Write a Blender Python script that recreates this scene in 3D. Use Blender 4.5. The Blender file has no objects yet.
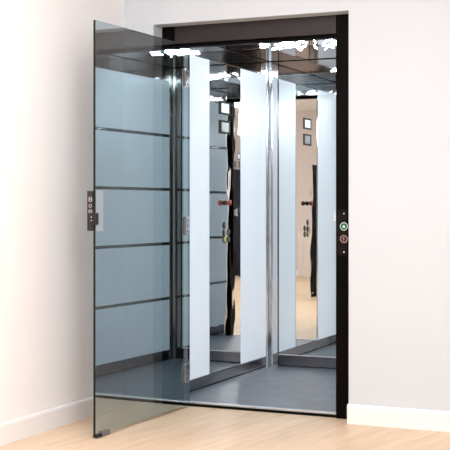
import bpy, bmesh, math, random
from mathutils import Vector, Matrix
random.seed(4)
scn = bpy.context.scene
COL = scn.collection

# ------------------------------------------------------------------ helpers
class MB:
    def __init__(s): s.bm = bmesh.new()
    def box(s, x0, x1, y0, y1, z0, z1, mi=0):
        v = [s.bm.verts.new(p) for p in ((x0,y0,z0),(x1,y0,z0),(x1,y1,z0),(x0,y1,z0),(x0,y0,z1),(x1,y0,z1),(x1,y1,z1),(x0,y1,z1))]
        fs = []
        for q in ((3,2,1,0),(4,5,6,7),(0,1,5,4),(1,2,6,5),(2,3,7,6),(3,0,4,7)):
            f = s.bm.faces.new([v[i] for i in q]); f.material_index = mi; fs.append(f)
        return v, fs
    def prism(s, pts, axis, a, b, mi=0):
        # extrude a 2-D outline along an axis
        def P(p, t):
            return {'x': (t, p[0], p[1]), 'y': (p[0], t, p[1]), 'z': (p[0], p[1], t)}[axis]
        A = [s.bm.verts.new(P(p, a)) for p in pts]; B = [s.bm.verts.new(P(p, b)) for p in pts]
        fs = [s.bm.faces.new(A), s.bm.faces.new(B)]
        n = len(pts)
        for i in range(n): fs.append(s.bm.faces.new((A[i], A[(i+1) % n], B[(i+1) % n], B[i])))
        for f in fs: f.material_index = mi
        bmesh.ops.recalc_face_normals(s.bm, faces=fs)
    def lathe(s, prof, origin, axis, n=24, mi=0):
        # prof: (radius, distance) along the axis
        ax = Vector(axis).normalized(); o = Vector(origin)
        u = ax.orthogonal().normalized(); w = ax.cross(u)
        rings = []
        for r, d in prof:
            rings.append([s.bm.verts.new(o + ax*d + (u*math.cos(2*math.pi*i/n) + w*math.sin(2*math.pi*i/n))*max(r, 1e-5)) for i in range(n)])
        fs = []
        for a, b in zip(rings, rings[1:]):
            for i in range(n): fs.append(s.bm.faces.new((a[i], a[(i+1) % n], b[(i+1) % n], b[i])))
        fs.append(s.bm.faces.new(rings[0])); fs.append(s.bm.faces.new(rings[-1]))
        for f in fs: f.material_index = mi; f.smooth = True
        bmesh.ops.recalc_face_normals(s.bm, faces=fs)
    def ring(s, origin, axis, R, r, n=28, m=8, mi=0):
        ax = Vector(axis).normalized(); o = Vector(origin)
        u = ax.orthogonal().normalized(); w = ax.cross(u)
        g = []
        for i in range(n):
            t = 2*math.pi*i/n; d = u*math.cos(t) + w*math.sin(t)
            g.append([s.bm.verts.new(o + d*(R + r*math.cos(2*math.pi*j/m)) + ax*r*math.sin(2*math.pi*j/m)) for j in range(m)])
        fs = []
        for i in range(n):
            for j in range(m):
                fs.append(s.bm.faces.new((g[i][j], g[(i+1) % n][j], g[(i+1) % n][(j+1) % m], g[i][(j+1) % m])))
        for f in fs: f.material_index = mi; f.smooth = True
        bmesh.ops.recalc_face_normals(s.bm, faces=fs)
    def build(s, name, mats, parent=None, bevel=0, org=None, label=None):
        if org is None: org = (0,0,0)
        org = Vector(org)
        bmesh.ops.translate(s.bm, verts=s.bm.verts, vec=-org)
        me = bpy.data.meshes.new(name); s.bm.to_mesh(me); s.bm.free()
        if not isinstance(mats, (list, tuple)): mats = [mats]
        for m in mats: me.materials.append(m)
        o = bpy.data.objects.new(name, me); COL.objects.link(o)
        if parent is not None:
            o.parent = parent; o.location = (0,0,0); ORG[o.name] = ORG[parent.name]
        else:
            o.location = org; ORG[o.name] = org
        if bevel:
            b = o.modifiers.new('bevel', 'BEVEL'); b.width = bevel; b.segments = 2; b.limit_method = 'ANGLE'
        if label: o['label'] = label
        return o
ORG = {}
def part(mb, name, mats, parent, bevel=0, label=None):
    return mb.build(name, mats, parent, bevel, org=ORG[parent.name], label=label)
def thing(name, label, cat, loc=(0,0,0), group=None):
    o = bpy.data.objects.new(name, None); COL.objects.link(o); o.location = loc; ORG[o.name] = Vector(loc)
    o.empty_display_size = .1
    o['label'] = label; o['category'] = cat
    if group: o['group'] = group
    return o
def tag(o, label, cat, group=None):
    o['label'] = label; o['category'] = cat
    if group: o['group'] = group
def struct(mb, name, mats, bevel=0):
    o = mb.build(name, mats, None, bevel, org=(0,0,0)); o['kind'] = 'structure'; return o

# ---------------------------------------------------------------- materials
def nt(name):
    m = bpy.data.materials.new(name); m.use_nodes = True
    t = m.node_tree; b = t.nodes['Principled BSDF']
    return m, t, b
def pbr(name, col, rough=.5, metal=0, spec=.5, emit=None, es=0, coat=0):
    m, t, b = nt(name)
    b.inputs['Base Color'].default_value = (*col, 1); b.inputs['Roughness'].default_value = rough
    b.inputs['Metallic'].default_value = metal; b.inputs['Specular IOR Level'].default_value = spec
    if coat:
        b.inputs['Coat Weight'].default_value = coat; b.inputs['Coat Roughness'].default_value = .02
    if emit:
        b.inputs['Emission Color'].default_value = (*emit, 1); b.inputs['Emission Strength'].default_value = es
    return m
def node(t, kind, **kw):
    n = t.nodes.new(kind)
    for k, v in kw.items(): setattr(n, k, v)
    return n
def bumpy(m, scale, strength, dist, stretch=(1,1,1), detail=2):
    t = m.node_tree; b = t.nodes['Principled BSDF']
    tc = node(t, 'ShaderNodeTexCoord'); mp = node(t, 'ShaderNodeMapping'); mp.inputs['Scale'].default_value = stretch
    nz = node(t, 'ShaderNodeTexNoise'); nz.inputs['Scale'].default_value = scale; nz.inputs['Detail'].default_value = detail
    bp = node(t, 'ShaderNodeBump'); bp.inputs['Strength'].default_value = strength; bp.inputs['Distance'].default_value = dist
    t.links.new(tc.outputs['Object'], mp.inputs['Vector']); t.links.new(mp.outputs['Vector'], nz.inputs['Vector'])
    t.links.new(nz.outputs['Fac'], bp.inputs['Height']); t.links.new(bp.outputs['Normal'], b.inputs['Normal'])
    return m

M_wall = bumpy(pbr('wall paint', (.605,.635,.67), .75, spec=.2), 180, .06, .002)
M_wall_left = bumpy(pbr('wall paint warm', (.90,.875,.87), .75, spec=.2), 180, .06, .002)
M_room = bumpy(pbr('room wall paint', (.66,.575,.525), .8, spec=.2), 150, .05, .002)
M_ceil = pbr('ceiling paint', (.80,.77,.74), .85, spec=.1)
M_base = pbr('baseboard gloss', (.86,.84,.83), .4)
M_black = bumpy(pbr('black powder coat', (.003,.002,.0017), .45, spec=.04), 900, .08, .0004)
M_header = bumpy(pbr('dark header coat', (.028,.021,.020), .38, spec=.25), 900, .08, .0004)
M_rubber = pbr('black rubber', (.008,.008,.009), .6)
M_gap = pbr('dark gap', (.004,.004,.004), .8, spec=.1)
M_chrome = pbr('chrome', (.82,.82,.83), .12, 1)
M_alu = bumpy(pbr('brushed aluminium', (.62,.64,.66), .3, 1), 60, .1, .001, (1,30,30))
M_steel = bumpy(pbr('polished steel', (.68,.68,.69), .05, 1), 3.2, .12, .01)
M_post = pbr('satin steel post', (.66,.68,.70), .12, 1)
M_dsteel = bumpy(pbr('dark polished steel', (.34,.32,.31), .12, 1), 4, .1, .008)
M_trim = bumpy(pbr('trim steel', (.50,.49,.485), .05, 1), 4, .1, .008)
M_band = pbr('dark steel band', (.16,.155,.15), .15, 1)
M_cop = bumpy(pbr('mirror steel panel', (.84,.84,.83), .015, 1), 4.5, .14, .01, (1,1,.35))
M_mirror = pbr('back mirror', (.80,.84,.85), .0, 1)
M_mceil = bumpy(pbr('dark mirror ceiling', (.70,.67,.66), .02, 1), 3, .1, .008)
M_skirt = bumpy(pbr('skirting steel', (.22,.22,.235), .2, 1), 40, .08, .001, (.2,.2,8))
M_glassw = pbr('white back-painted glass', (.70,.765,.82), .16, spec=.4, coat=.1, emit=(.82,.93,1), es=.23)  # slight emission added so the right cabin wall looks brighter
M_glassl = pbr('white glass with added glow', (.66,.735,.80), .3, spec=.25, emit=(.90,.94,1), es=.36)  # not a lamp: emission added to brighten and even the left cabin panels
M_edge = pbr('glass edge', (.010,.012,.012), .5, spec=.2)
M_led = pbr('led', (1,1,1), .5, emit=(.86,.95,1.0), es=66)
M_hole = pbr('speaker hole', (.10,.10,.10), .5)
M_red = pbr('red plastic', (.30,.03,.022), .35)
M_dark = pbr('dark plastic', (.012,.012,.013), .35)
M_cpanel = pbr('call panel', (.007,.005,.0045), .4, spec=.1)
M_dot = pbr('white dot', (.8,.8,.8), .4, emit=(1,.95,.9), es=.35)
M_gring = pbr('pale green ring', (.46,.56,.49), .3, emit=(.6,.85,.68), es=.14)
M_green = pbr('green lamp', (.006,.06,.02), .3, emit=(.02,.35,.12), es=.03)
M_gtri = pbr('green arrow', (.5,.95,.65), .3, emit=(.4,1,.6), es=.4)
M_rring = pbr('pink ring', (.50,.27,.26), .3, emit=(.8,.4,.4), es=.12)
M_screen = pbr('screen', (.8,.84,.88), .2, emit=(.8,.9,1), es=.55)
M_plate = pbr('notice plate', (.20,.25,.25), .25)
M_bezel = pbr('bezel', (.045,.042,.036), .6, spec=.12)
M_button = pbr('button', (.16,.16,.16), .3, .6)
M_yellow = pbr('yellow button', (.65,.52,.06), .35)
M_frost = bumpy(pbr('frosted plate', (.34,.40,.45), .4), 60, .2, .002)
M_lock = pbr('lock case', (.035,.031,.029), .5, spec=.2)
M_lmark = pbr('lock metal', (.42,.40,.39), .3, .8)
M_strike = pbr('strike', (.75,.75,.75), .4)
M_greyp = pbr('grey plastic', (.16,.14,.14), .45)
M_lamp = pbr('lamp diffuser', (1,1,1), .5, emit=(.98,.99,1), es=9)
M_wood2 = pbr('dark cabinet', (.007,.008,.012), .45, spec=.15)
M_board = pbr('pale board', (.72,.62,.54), .6)

# hinged door: tinted two-way glass; the inner face mirrors about a third
def glass_mat(name, fac, tint):
    m = bpy.data.materials.new(name); m.use_nodes = True; t = m.node_tree
    for n in list(t.nodes): t.nodes.remove(n)
    out = node(t, 'ShaderNodeOutputMaterial'); mx = node(t, 'ShaderNodeMixShader')
    tr = node(t, 'ShaderNodeBsdfTransparent'); tr.inputs[0].default_value = (*tint, 1)
    gl = node(t, 'ShaderNodeBsdfGlossy'); gl.inputs['Roughness'].default_value = 0; gl.inputs['Color'].default_value = (.78,.95,1.0,1)
    mx.inputs[0].default_value = fac
    t.links.new(tr.outputs[0], mx.inputs[1]); t.links.new(gl.outputs[0], mx.inputs[2]); t.links.new(mx.outputs[0], out.inputs[0])
    return m
M_door = glass_mat('tinted reflective glass', .47, (.31,.30,.30))
M_doorb = glass_mat('tinted glass outer face', .03, (.98,.98,.98))

def oak():
    m, t, b = nt('oak planks')
    tc = node(t, 'ShaderNodeTexCoord'); mp = node(t, 'ShaderNodeMapping')
    mp.inputs['Rotation'].default_value = (0,0,math.radians(90+9))
    br = node(t, 'ShaderNodeTexBrick'); br.inputs['Scale'].default_value = 1
    br.inputs['Brick Width'].default_value = 1.9; br.inputs['Row Height'].default_value = .19
    br.inputs['Mortar Size'].default_value = .0012; br.inputs['Mortar Smooth'].default_value = .6
    br.inputs['Color1'].default_value = (.80,.605,.43,1); br.inputs['Color2'].default_value = (.74,.545,.375,1)
    br.inputs['Mortar'].default_value = (.58,.44,.30,1); br.offset = .37
    m2 = node(t, 'ShaderNodeMapping'); m2.inputs['Scale'].default_value = (1.6,22,1)
    nz = node(t, 'ShaderNodeTexNoise'); nz.inputs['Scale'].default_value = 1.6; nz.inputs['Detail'].default_value = 6; nz.inputs['Distortion'].default_value = .6
    cr = node(t, 'ShaderNodeValToRGB'); cr.color_ramp.elements[0].position = .3; cr.color_ramp.elements[0].color = (.84,.83,.81,1)
    cr.color_ramp.elements[1].position = .68; cr.color_ramp.elements[1].color = (1.03,1.03,1.03,1)
    m3 = node(t, 'ShaderNodeMapping'); m3.inputs['Scale'].default_value = (3,8,1)
    n3 = node(t, 'ShaderNodeTexNoise'); n3.inputs['Scale'].default_value = 2.2; n3.inputs['Detail'].default_value = 3
    c3 = node(t, 'ShaderNodeValToRGB'); c3.color_ramp.elements[0].position = .66; c3.color_ramp.elements[0].color = (1,1,1,1)
    c3.color_ramp.elements[1].position = .80; c3.color_ramp.elements[1].color = (.74,.70,.66,1)
    x1 = node(t, 'ShaderNodeMixRGB', blend_type='MULTIPLY'); x1.inputs[0].default_value = 1
    x2 = node(t, 'ShaderNodeMixRGB', blend_type='MULTIPLY'); x2.inputs[0].default_value = 1
    L = t.links.new
    L(tc.outputs['Object'], mp.inputs['Vector']); L(mp.outputs[0], br.inputs['Vector']); L(mp.outputs[0], m2.inputs['Vector']); L(mp.outputs[0], m3.inputs['Vector'])
    L(m2.outputs[0], nz.inputs['Vector']); L(nz.outputs['Fac'], cr.inputs[0]); L(m3.outputs[0], n3.inputs['Vector']); L(n3.outputs['Fac'], c3.inputs[0])
    L(br.outputs['Color'], x1.inputs[1]); L(cr.outputs[0], x1.inputs[2]); L(x1.outputs[0], x2.inputs[1]); L(c3.outputs[0], x2.inputs[2])
    L(x2.outputs[0], b.inputs['Base Color']); b.inputs['Roughness'].default_value = .42; b.inputs['Specular IOR Level'].default_value = .3
    return m
def tiles():
    m, t, b = nt('slate grey floor tiles')
    tc = node(t, 'ShaderNodeTexCoord'); mp = node(t, 'ShaderNodeMapping'); mp.inputs['Location'].default_value = (.17,.05,0)
    br = node(t, 'ShaderNodeTexBrick'); br.offset = 0; br.inputs['Scale'].default_value = 1
    br.inputs['Brick Width'].default_value = .6; br.inputs['Row Height'].default_value = .6
    br.inputs['Mortar Size'].default_value = .002; br.inputs['Mortar'].default_value = (.06,.065,.075,1)
    br.inputs['Color1'].default_value = (.135,.157,.19,1); br.inputs['Color2'].default_value = (.125,.147,.18,1)
    nz = node(t, 'ShaderNodeTexNoise'); nz.inputs['Scale'].default_value = 7; nz.inputs['Detail'].default_value = 8
    cr = node(t, 'ShaderNodeValToRGB'); cr.color_ramp.elements[0].position = .3; cr.color_ramp.elements[0].color = (.82,.82,.83,1)
    cr.color_ramp.elements[1].position = .7; cr.color_ramp.elements[1].color = (1.12,1.12,1.12,1)
    x = node(t, 'ShaderNodeMixRGB', blend_type='MULTIPLY'); x.inputs[0].default_value = 1
    L = t.links.new
    L(tc.outputs['Object'], mp.inputs['Vector']); L(mp.outputs[0], br.inputs['Vector']); L(tc.outputs['Object'], nz.inputs['Vector'])
    L(nz.outputs['Fac'], cr.inputs[0]); L(br.outputs['Color'], x.inputs[1]); L(cr.outputs[0], x.inputs[2]); L(x.outputs[0], b.inputs['Base Color'])
    b.inputs['Roughness'].default_value = .38
    return m
M_oak = oak(); M_tile = tiles()

# -------------------------------------------------------------- dimensions
XW = -.356                       # face of the left room wall
WF = -.105                       # face of the wall the lift is built into
XL, XR, ZT = -.1726, .9545, 2.1116   # opening in that wall
CL, CR = -.1707, 1.0241          # lift cabin side walls (faces)
CB = 1.5937                      # cabin back mirror face
CZ = 2.102                       # cabin ceiling
PB, PT = .088, 2.002             # bottom and top of the wall panels
RX, RY, RZ = 5.4, -8.2, 2.62     # room extents

# ------------------------------------------------------------------- room
b = MB(); b.box(XW-.1, RX+.1, RY-.1, .015, -.06, 0); struct(b, 'floor', M_oak)
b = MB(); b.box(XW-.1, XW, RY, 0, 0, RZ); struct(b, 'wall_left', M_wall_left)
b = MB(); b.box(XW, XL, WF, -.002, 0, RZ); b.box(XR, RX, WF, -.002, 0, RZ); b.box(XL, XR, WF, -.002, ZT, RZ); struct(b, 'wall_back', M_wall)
b = MB(); b.box(RX, RX+.1, RY, 0, 0, RZ); struct(b, 'wall_right', M_wall)
b = MB(); b.box(XW-.1, RX+.1, RY-.1, RY, 0, RZ); struct(b, 'wall_front', M_room)
b = MB(); b.box(XW-.1, RX+.1, RY-.1, 0, RZ, RZ+.1); struct(b, 'ceiling', M_ceil)
def bb_prof(s): return [(0,0),(s*.015,0),(s*.015,.086),(s*.011,.097),(s*.004,.1),(0,.1)]
b = MB(); b.prism([(XW+p[0], p[1]) for p in bb_prof(1)], 'y', RY+.015, WF); struct(b, 'baseboard_left', M_base)
b = MB()
b.prism([(WF-p[0], p[1]) for p in bb_prof(1)], 'x', XR-.004, RX)
b.prism([(XR+.011-p[0], p[1]) for p in bb_prof(1)], 'y', WF-.013, -.003)
struct(b, 'baseboard_back', M_base)
b = MB(); b.prism([(RY+p[0], p[1]) for p in bb_prof(1)], 'x', XW, RX); struct(b, 'baseboard_front', M_base)
b = MB(); b.prism([(RX-p[0], p[1]) for p in bb_prof(1)], 'y', RY+.015, WF-.015); struct(b, 'baseboard_right', M_base)

# the shaft around the cabin
b = MB(); b.box(-.42, -.40, 0, 1.82, -.1, RZ); b.box(1.24, 1.26, 0, 1.82, -.1, RZ); b.box(-.40, 1.24, 1.80, 1.82, -.1, RZ); struct(b, 'wall_shaft', M_gap)
# ------------------------------------------------------ lift door frame
fr = thing('lift_door_frame', 'black steel door frame of the lift with call buttons, set into the white wall', 'door frame', (.4,0,0))
b = MB(); b.box(-.20, -.095, 0, .05, 0, 2.14); b.box(-.095, -.062, .022, .05, 0, 2.14); part(b, 'jamb', M_black, fr, .0015)
jr = None
b = MB(); b.box(.850, .972, 0, .05, 0, 2.14); jr = part(b, 'jamb', M_black, fr, .0015)
b = MB(); b.box(-.095, .850, 0, .05, 2.0145, 2.14); part(b, 'header', M_header, fr, .0015)
b = MB(); b.box(-.095, .850, .022, .05, 2.004, 2.0143); b.box(-.060, .850, .006, .05, 1.993, 2.006); part(b, 'header_stop', M_black, fr, .001)
# call panel
b = MB(); b.box(.856, .9105, -.0025, .001, .855, 1.091); cp = part(b, 'call_panel', M_cpanel, jr, .0006, 'thin black call panel')
for z in (1.072, .871):
    b = MB(); b.lathe([(.0034,0),(.0034,.0012),(.002,.002)], (.895,-.0024,z), (0,-1,0), 12); part(b, 'indicator_light', M_dot, jr)
ORG_P = jr
b = MB(); b.ring((.895,-.0035,1.005), (0,1,0), .019, .0028); b.lathe([(.0165,0),(.0165,.002)], (.895,-.0022,1.005), (0,-1,0), 24, 1)
b.prism([(.886,.999),(.904,.999),(.895,1.014)], 'y', -.0056, -.0040, 2)
part(b, 'call_button', [M_gring, M_green, M_gtri], jr, label='round call button lit green with an arrow')
b = MB(); b.ring((.895,-.0035,.939), (0,1,0), .0185, .0024); b.lathe([(.0165,0),(.0165,.002)], (.895,-.0022,.939), (0,-1,0), 24, 1)
b.box(.8935,.8965,-.0056,-.004,.929,.949,0)
part(b, 'call_button', [M_rring, M_dark], jr, label='round call button with a pink ring')
b = MB()
for z0, z1 in ((1.032,1.045),(1.049,1.064),(1.068,1.081)): b.box(.841, .8502, -.002, .02, z0, z1)
part(b, 'strike_plate', M_strike, fr, .0008)
# sill
b = MB(); b.box(-.060, .850, .026, .0605, .013, .0215, 0); b.box(-.060, .850, .022, .0605, -.002, .013, 1)
part(b, 'sill', [M_alu, M_gap], fr, .001, 'bright aluminium sill across the doorway')

# ------------------------------------------------------------ glass door
DW = .9727; DA = .0273
dr = thing('glass_lift_door', 'tall frameless tinted glass door standing open at the left of the lift', 'door', (0,0,0))
dr.rotation_euler.z = -DA
b = MB(); v, fs = b.box(-.012, 0, -DW, -.002, .012, 2.0, 1)
fs[3].material_index = 0; fs[5].material_index = 2
part(b, 'glass_pane', [M_door, M_edge, M_doorb], dr)
for zc in (1.815, 1.003, .192):
    b = MB(); b.box(.0005, .007, -.062, -.012, zc-.052, zc+.052, 0)
    h = part(b, 'hinge', M_chrome, dr, .0015, 'chrome hinge')
    b = MB(); b.box(.0005, .010, -.072, -.0615, zc-.046, zc+.046); part(b, 'hinge_pin', M_greyp, h, .002)
    b = MB()
    for dz in (-.03, 0, .03): b.lathe([(.0055,0),(.0055,.0012)], (.0068,-.036,zc+dz), (1,0,0), 12)
    part(b, 'screw', M_dark, h)
    b = MB(); b.box(-.018,-.0122,-.062,-.012,zc-.052,zc+.052); part(b, 'outer_plate', M_chrome, h, .001)
b = MB(); b.box(-.045, -.0125, -DW-.004, -DW+.07, .992, 1.183)
lk = part(b, 'lock_case', M_lock, dr, .0015, 'dark lock case at the free edge')
b = MB()
b.ring((-.026,-DW-.0055,1.112), (0,1,0), .0075, .0022)
for zc in (1.143, 1.082):
    b.ring((-.0255,-DW-.005,zc+.006), (0,1,0), .0055, .0016); b.ring((-.0255,-DW-.005,zc-.006), (0,1,0), .0055, .0016)
    b.box(-.0355,-.031,-DW-.0062,-DW-.004,zc-.011,zc+.011); b.box(-.020,-.0155,-DW-.0062,-DW-.004,zc-.011,zc+.011)
part(b, 'lock_plate', M_lmark, lk)
b = MB(); b.box(-.036, .010, -DW-.012, -DW-.0003, 1.022, 1.078); b.box(.0005,.010,-DW-.0003,-DW+.012,1.022,1.078)
lt = part(b, 'latch', M_rubber, lk, .001)
b = MB()
for zc in (1.042, 1.058): b.lathe([(.0028,0),(.0028,.001)], (-.016,-DW-.0122,zc), (0,-1,0), 10)
part(b, 'screw', M_chrome, lk)
b = MB(); b.box(.0004, .0016, -DW+.003, -DW+.068, .99, 1.187); part(b, 'mounting_plate', M_frost, dr, 0, 'pale frosted mounting plate on the glass')
b = MB(); b.box(.0004, .012, -DW+.045, -DW+.115, .006, .026, 0); b.box(-.014, .010, -DW+.0, -DW+.045, .003, .018, 1)
part(b, 'bottom_guide', [M_greyp, M_rubber], dr, .001)

# ------------------------------------------------------------- lift cabin
cb = thing('lift_cabin', 'mirrored lift cabin with white glass walls and slate floor behind the open door', 'lift', (.43,.8,0))
b = MB(); b.box(CL, CR, .062, CB+.02, -.03, .018); part(b, 'cabin_floor', M_tile, cb)
# left wall: white glass, steel control panel, white glass
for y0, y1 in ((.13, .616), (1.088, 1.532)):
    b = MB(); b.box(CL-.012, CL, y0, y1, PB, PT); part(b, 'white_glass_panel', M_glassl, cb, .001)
b = MB(); b.prism([(CL-.016, .6185), (CL-.001, .6185), (CL+.003, 1.0855), (CL-.016, 1.0855)], 'z', PB, PT); cop = part(b, 'control_panel', M_cop, cb, .001, 'polished steel control panel')
b = MB()
for y in (.6165, 1.0855): b.box(CL-.012, CL+.003, y, y+.004, PB, PT)
part(b, 'edge_strip', M_steel, cb)
X0 = CL+.0005
for z0, z1, m, nm in ((1.684, 1.766, M_screen, 'display_screen'), (1.564, 1.648, M_plate, 'notice_frame')):
    b = MB(); b.box(X0, X0+.004, .762, .928, z0, z1, 0); b.box(X0+.004, X0+.0048, .790, .900, z0+.013, z1-.013, 1)
    part(b, nm, [M_bezel, m], cop)
for yc, zc in ((.815,1.425),(.895,1.430),(.815,1.355),(.895,1.360)):
    b = MB()
    sy = -1 if yc < .85 else 1; sz = 1 if zc > 1.4 else -1
    for dy, dz in ((0,1),(.5,1),(1,1),(1,.4),(1,-.2),(-.1,.4),(-.1,-.2)):
        b.lathe([(.0032,0),(.0032,.0006)], (X0-.001+.0086*(yc-.852), yc+sy*.018*dy, zc+sz*.018*dz), (1,0,0), 8)
    part(b, 'speaker_holes', M_hole, cop)
b = MB(); b.lathe([(.0155,0),(.0155,.008),(.010,.010),(.010,.022)], (X0,.848,1.132), (1,0,0), 20, 1)
b.lathe([(.012,.020),(.015,.022),(.0175,.028),(.0175,.036),(.015,.041),(.007,.044)], (X0,.848,1.132), (1,0,0), 24, 0)
part(b, 'emergency_stop', [M_red, M_dark], cop, label='red mushroom stop button')
for yc, zc, m in ((.836,.990,M_button),(.836,.944,M_button),(.900,.946,M_button),(.836,.902,M_yellow),(.900,.902,M_button)):
    b = MB(); b.lathe([(.021,0),(.021,.003),(.018,.004)], (X0,yc,zc), (1,0,0), 20, 1); b.lathe([(.0155,.0035),(.0155,.006),(.013,.007)], (X0,yc,zc), (1,0,0), 20, 0)
    part(b, 'floor_button', [m, M_bezel], cop)
# back wall
b = MB(); b.box(-.103, .955, CB, CB+.008, .098, 2.008); part(b, 'back_mirror', M_mirror, cb, .003)
b = MB(); b.box(-.103, .955, CB-.004, CB-.0005, .095, .0995); part(b, 'mirror_rail', M_strike, cb)
b = MB(); b.box(-.108, .96, CB+.0085, CB+.012, .09, 2.02); part(b, 'mirror_backing', M_gap, cb)
# right wall: five glass panels between dark steel bands
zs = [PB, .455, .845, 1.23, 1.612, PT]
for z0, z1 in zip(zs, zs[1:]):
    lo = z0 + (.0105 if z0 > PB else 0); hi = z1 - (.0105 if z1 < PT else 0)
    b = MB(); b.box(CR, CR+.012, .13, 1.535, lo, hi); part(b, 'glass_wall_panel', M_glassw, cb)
for z in zs[1:-1]:
    b = MB(); b.box(CR-.001, CR+.012, .13, 1.535, z-.010, z+.010); part(b, 'steel_band', M_band, cb)
# corner posts, front returns
for x, s in ((CL, 1), (CR, -1)):
    y1 = 1.532 if s > 0 else 1.536
    b = MB()
    b.prism([(x, y1), (x+s*.004, y1+.002), (x+s*.004, CB-.014), (x+s*.016, CB-.004), (x+s*.061, CB-.004), (x+s*.064, CB+.004), (x-s*.012, CB+.012), (x-s*.012, y1)], 'z', .018, CZ-.004)
    part(b, 'corner_post', M_post if s > 0 else M_dsteel, cb, .001)
b = MB(); b.box(CL-.012, -.105, .108, .128, .018, CZ-.004); part(b, 'front_return', M_steel, cb, .002)
b = MB(); b.box(.853, CR+.012, .108, .128, .018, CZ-.004); part(b, 'front_return', M_steel, cb, .002)
b = MB(); b.box(-.104, .852, .108, .128, 2.014, CZ-.002); part(b, 'transom', M_steel, cb, .001)
# skirting and top trim
b = MB(); b.box(CL-.01, CL+.003, .13, 1.530, .0245, PB-.003); part(b, 'skirting', M_skirt, cb, .001)
b = MB(); b.box(CR-.003, CR+.01, .13, 1.532, .0245, PB-.003); part(b, 'skirting', M_skirt, cb, .001)
b = MB(); b.box(-.103, .955, CB-.002, CB+.008, .0245, .0945); part(b, 'skirting', M_skirt, cb, .001)
b = MB(); b.box(CL-.012, CL, .13, 1.530, PT+.003, CZ-.004); part(b, 'top_trim', M_trim, cb, .001)
b = MB(); b.box(CR, CR+.012, .13, 1.532, PT+.003, CZ-.004); part(b, 'top_trim', M_trim, cb, .001)
b = MB(); b.box(-.103, .955, CB, CB+.008, 2.012, CZ-.004); part(b, 'top_trim', M_trim, cb, .001)
# ceiling with its starburst of short LED bars
b = MB(); b.box(CL, CR, .129, CB, CZ, CZ+.02); ce = part(b, 'ceiling_panel', M_mceil, cb)
def bar(cx, cy, ang, ln, wd=.005):
    b = MB(); v, _ = b.box(-ln/2, ln/2, -wd/2, wd/2, -.004, 0.0005)
    m = Matrix.Translation((cx, cy, CZ)) @ Matrix.Rotation(ang, 4, 'Z')
    bmesh.ops.transform(b.bm, matrix=m, verts=b.bm.verts)
    part(b, 'light_bar', M_led, ce)
SX, SY = .41, .90
for k in range(14):
    a = 2*math.pi*(k+.5)/14 - math.pi/2; bar(SX+.19*math.cos(a), SY+.13*math.sin(a), a, .13)
for k in range(12):
    a = 2*math.pi*k/12; bar(SX+.335*math.cos(a), SY+.21*math.sin(a), a+(.5 if k % 2 else -.5), .07)

# ------------------------------------- the room the cabin mirrors look out on
def cabinet(name, label, x0, x1, y0, y1, h):
    c = thing(name, label, 'cabinet', ((x0+x1)/2, (y0+y1)/2, 0))
    b = MB(); b.box(x0, x1, y0, y1, .06, h); b.box(x0+.03, x1-.03, y0+.03, y1-.03, 0, .06); part(b, 'carcass', M_wood2, c, .004)
    xm = (x0+x1)/2
    for a, e in ((x0+.006, xm-.002), (xm+.002, x1-.006)):
        b = MB(); b.box(a, e, y1, y1+.018, .07, h-.01); d = part(b, 'door', M_wood2, c, .002)
        hx = e-.04 if a < xm-.1 else a+.04
        b = MB(); b.box(hx-.006, hx+.006, y1+.018, y1+.04, .95, 1.1); part(b, 'handle', M_chrome, d, .003)
cabinet('dark_cabinet', 'tall black two-door cabinet seen mirrored beside the white glass panel', 1.05, 1.60, -4.9, -4.4, 1.62)
cabinet('dark_cabinet', 'tall black two-door cabinet against the far room wall, seen in the steel panel', 3.95, 4.85, -8.16, -7.7, 1.7)
for k, (z, m) in enumerate(((1.93, M_screen), (1.80, M_plate))):
    b = MB(); b.box(4.49, 4.61, RY, RY+.015, z-.05, z+.05, 0); b.box(4.505, 4.595, RY+.015, RY+.017, z-.036, z+.036, 1)
    o = b.build('wall_notice', [M_bezel, m], None, 0, org=(4.55, RY, z))
    tag(o, ('small framed white notice on the far wall' if k == 0 else 'small framed grey notice on the far wall below the white one'), 'notice')
b = MB(); b.prism([(2.83,.0),(3.10,.0),(3.06,.68),(3.01,.72),(2.90,.72),(2.85,.68)], 'y', -8.17, -8.145)
o = b.build('leaning_board', M_board, None, .003, org=(2.96,-8.16,0)); tag(o, 'pale tapered board leaning on the far room wall', 'board')
for v_ in (o,): v_.rotation_euler.x = 0
# room lamps: square ceiling lights
for k, (x, y, lab) in enumerate(((1.2, -2.2, 'square ceiling light in the room nearest the lift'), (3.6, -2.6, 'square ceiling light in the room before the right of the lift'),
                              (1.4, -5.6, 'square ceiling light at the left rear of the room'), (3.8, -6.2, 'square ceiling light at the right rear of the room'))):
    c = thing('ceiling_light', lab, 'light', (x, y, RZ-.03), 'room ceiling lights')
    b = MB(); b.box(x-.32, x+.32, y-.32, y+.32, RZ-.03, RZ-.0005); part(b, 'housing', M_base, c, .003)
    b = MB(); b.box(x-.30, x+.30, y-.30, y+.30, RZ-.034, RZ-.0305); part(b, 'diffuser', M_lamp, c)

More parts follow.
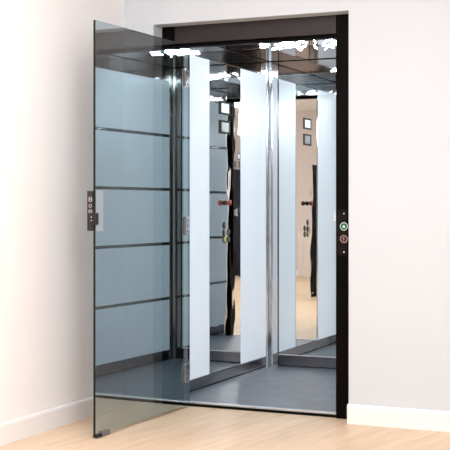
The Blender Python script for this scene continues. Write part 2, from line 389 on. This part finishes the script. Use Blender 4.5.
def area(name, loc, size, power, col, rot=(0,0,0)):
    l = bpy.data.lights.new(name, 'AREA'); l.energy = power; l.color = col; l.shape = 'RECTANGLE'; l.size, l.size_y = size
    o = bpy.data.objects.new(name, l); COL.objects.link(o); o.location = loc; o.rotation_euler = rot
    return o
area('room_light', (1.3, -2.3, RZ-.06), (3.0, 2.4), 24, (.925,.945,1))
area('room_light', (2.6, -5.1, RZ-.06), (3.4, .8), 52, (.935,.955,1))
q = (Vector((.1, 0, 1.25)) - Vector((.6, -3.7, 2.34))).to_track_quat('-Z', 'Y').to_euler()
area('added_fill_light', (.6, -3.7, 2.34), (1.0, .6), 26, (.93,.955,1), q)  # unseen fill lamp, added to wash the lift wall evenly
q = (Vector((XW, -.6, 1.3)) - Vector((2.2, -3.6, 2.3))).to_track_quat('-Z', 'Y').to_euler()
area('added_fill_light', (2.2, -3.6, 2.3), (.5, .7), 32, (.95,.965,1), q)  # second fill, added out of view to brighten the left wall
# unseen side light added at the right wall, which has no window
area('added_side_light', (RX-.03, -5.7, 1.45), (1.9, 2.6), 75, (.925,.945,1), (math.pi/2, 0, math.pi/2))

# ----------------------------------------------------------------- camera
w = bpy.data.worlds.new('world'); scn.world = w; w.use_nodes = True
w.node_tree.nodes['Background'].inputs[0].default_value = (.6,.62,.65,1); w.node_tree.nodes['Background'].inputs[1].default_value = .02
cam = bpy.data.cameras.new('camera'); co = bpy.data.objects.new('camera', cam); COL.objects.link(co)
cam.sensor_width = 36; cam.sensor_fit = 'HORIZONTAL'; cam.lens = 36*1145.39/450
cam.shift_y = (206.458-225)/450
co.location = (2.786, -5.7041, 1.1091); co.rotation_euler = (math.pi/2, 0, .4237)
cam.clip_start = .05
scn.camera = co
scn.view_settings.view_transform = 'Standard'
scn.view_settings.look = 'None'
try:
    scn.cycles.max_bounces = 16; scn.cycles.glossy_bounces = 10; scn.cycles.diffuse_bounces = 5
    scn.cycles.transparent_max_bounces = 16; scn.cycles.use_denoising = True
except Exception: pass
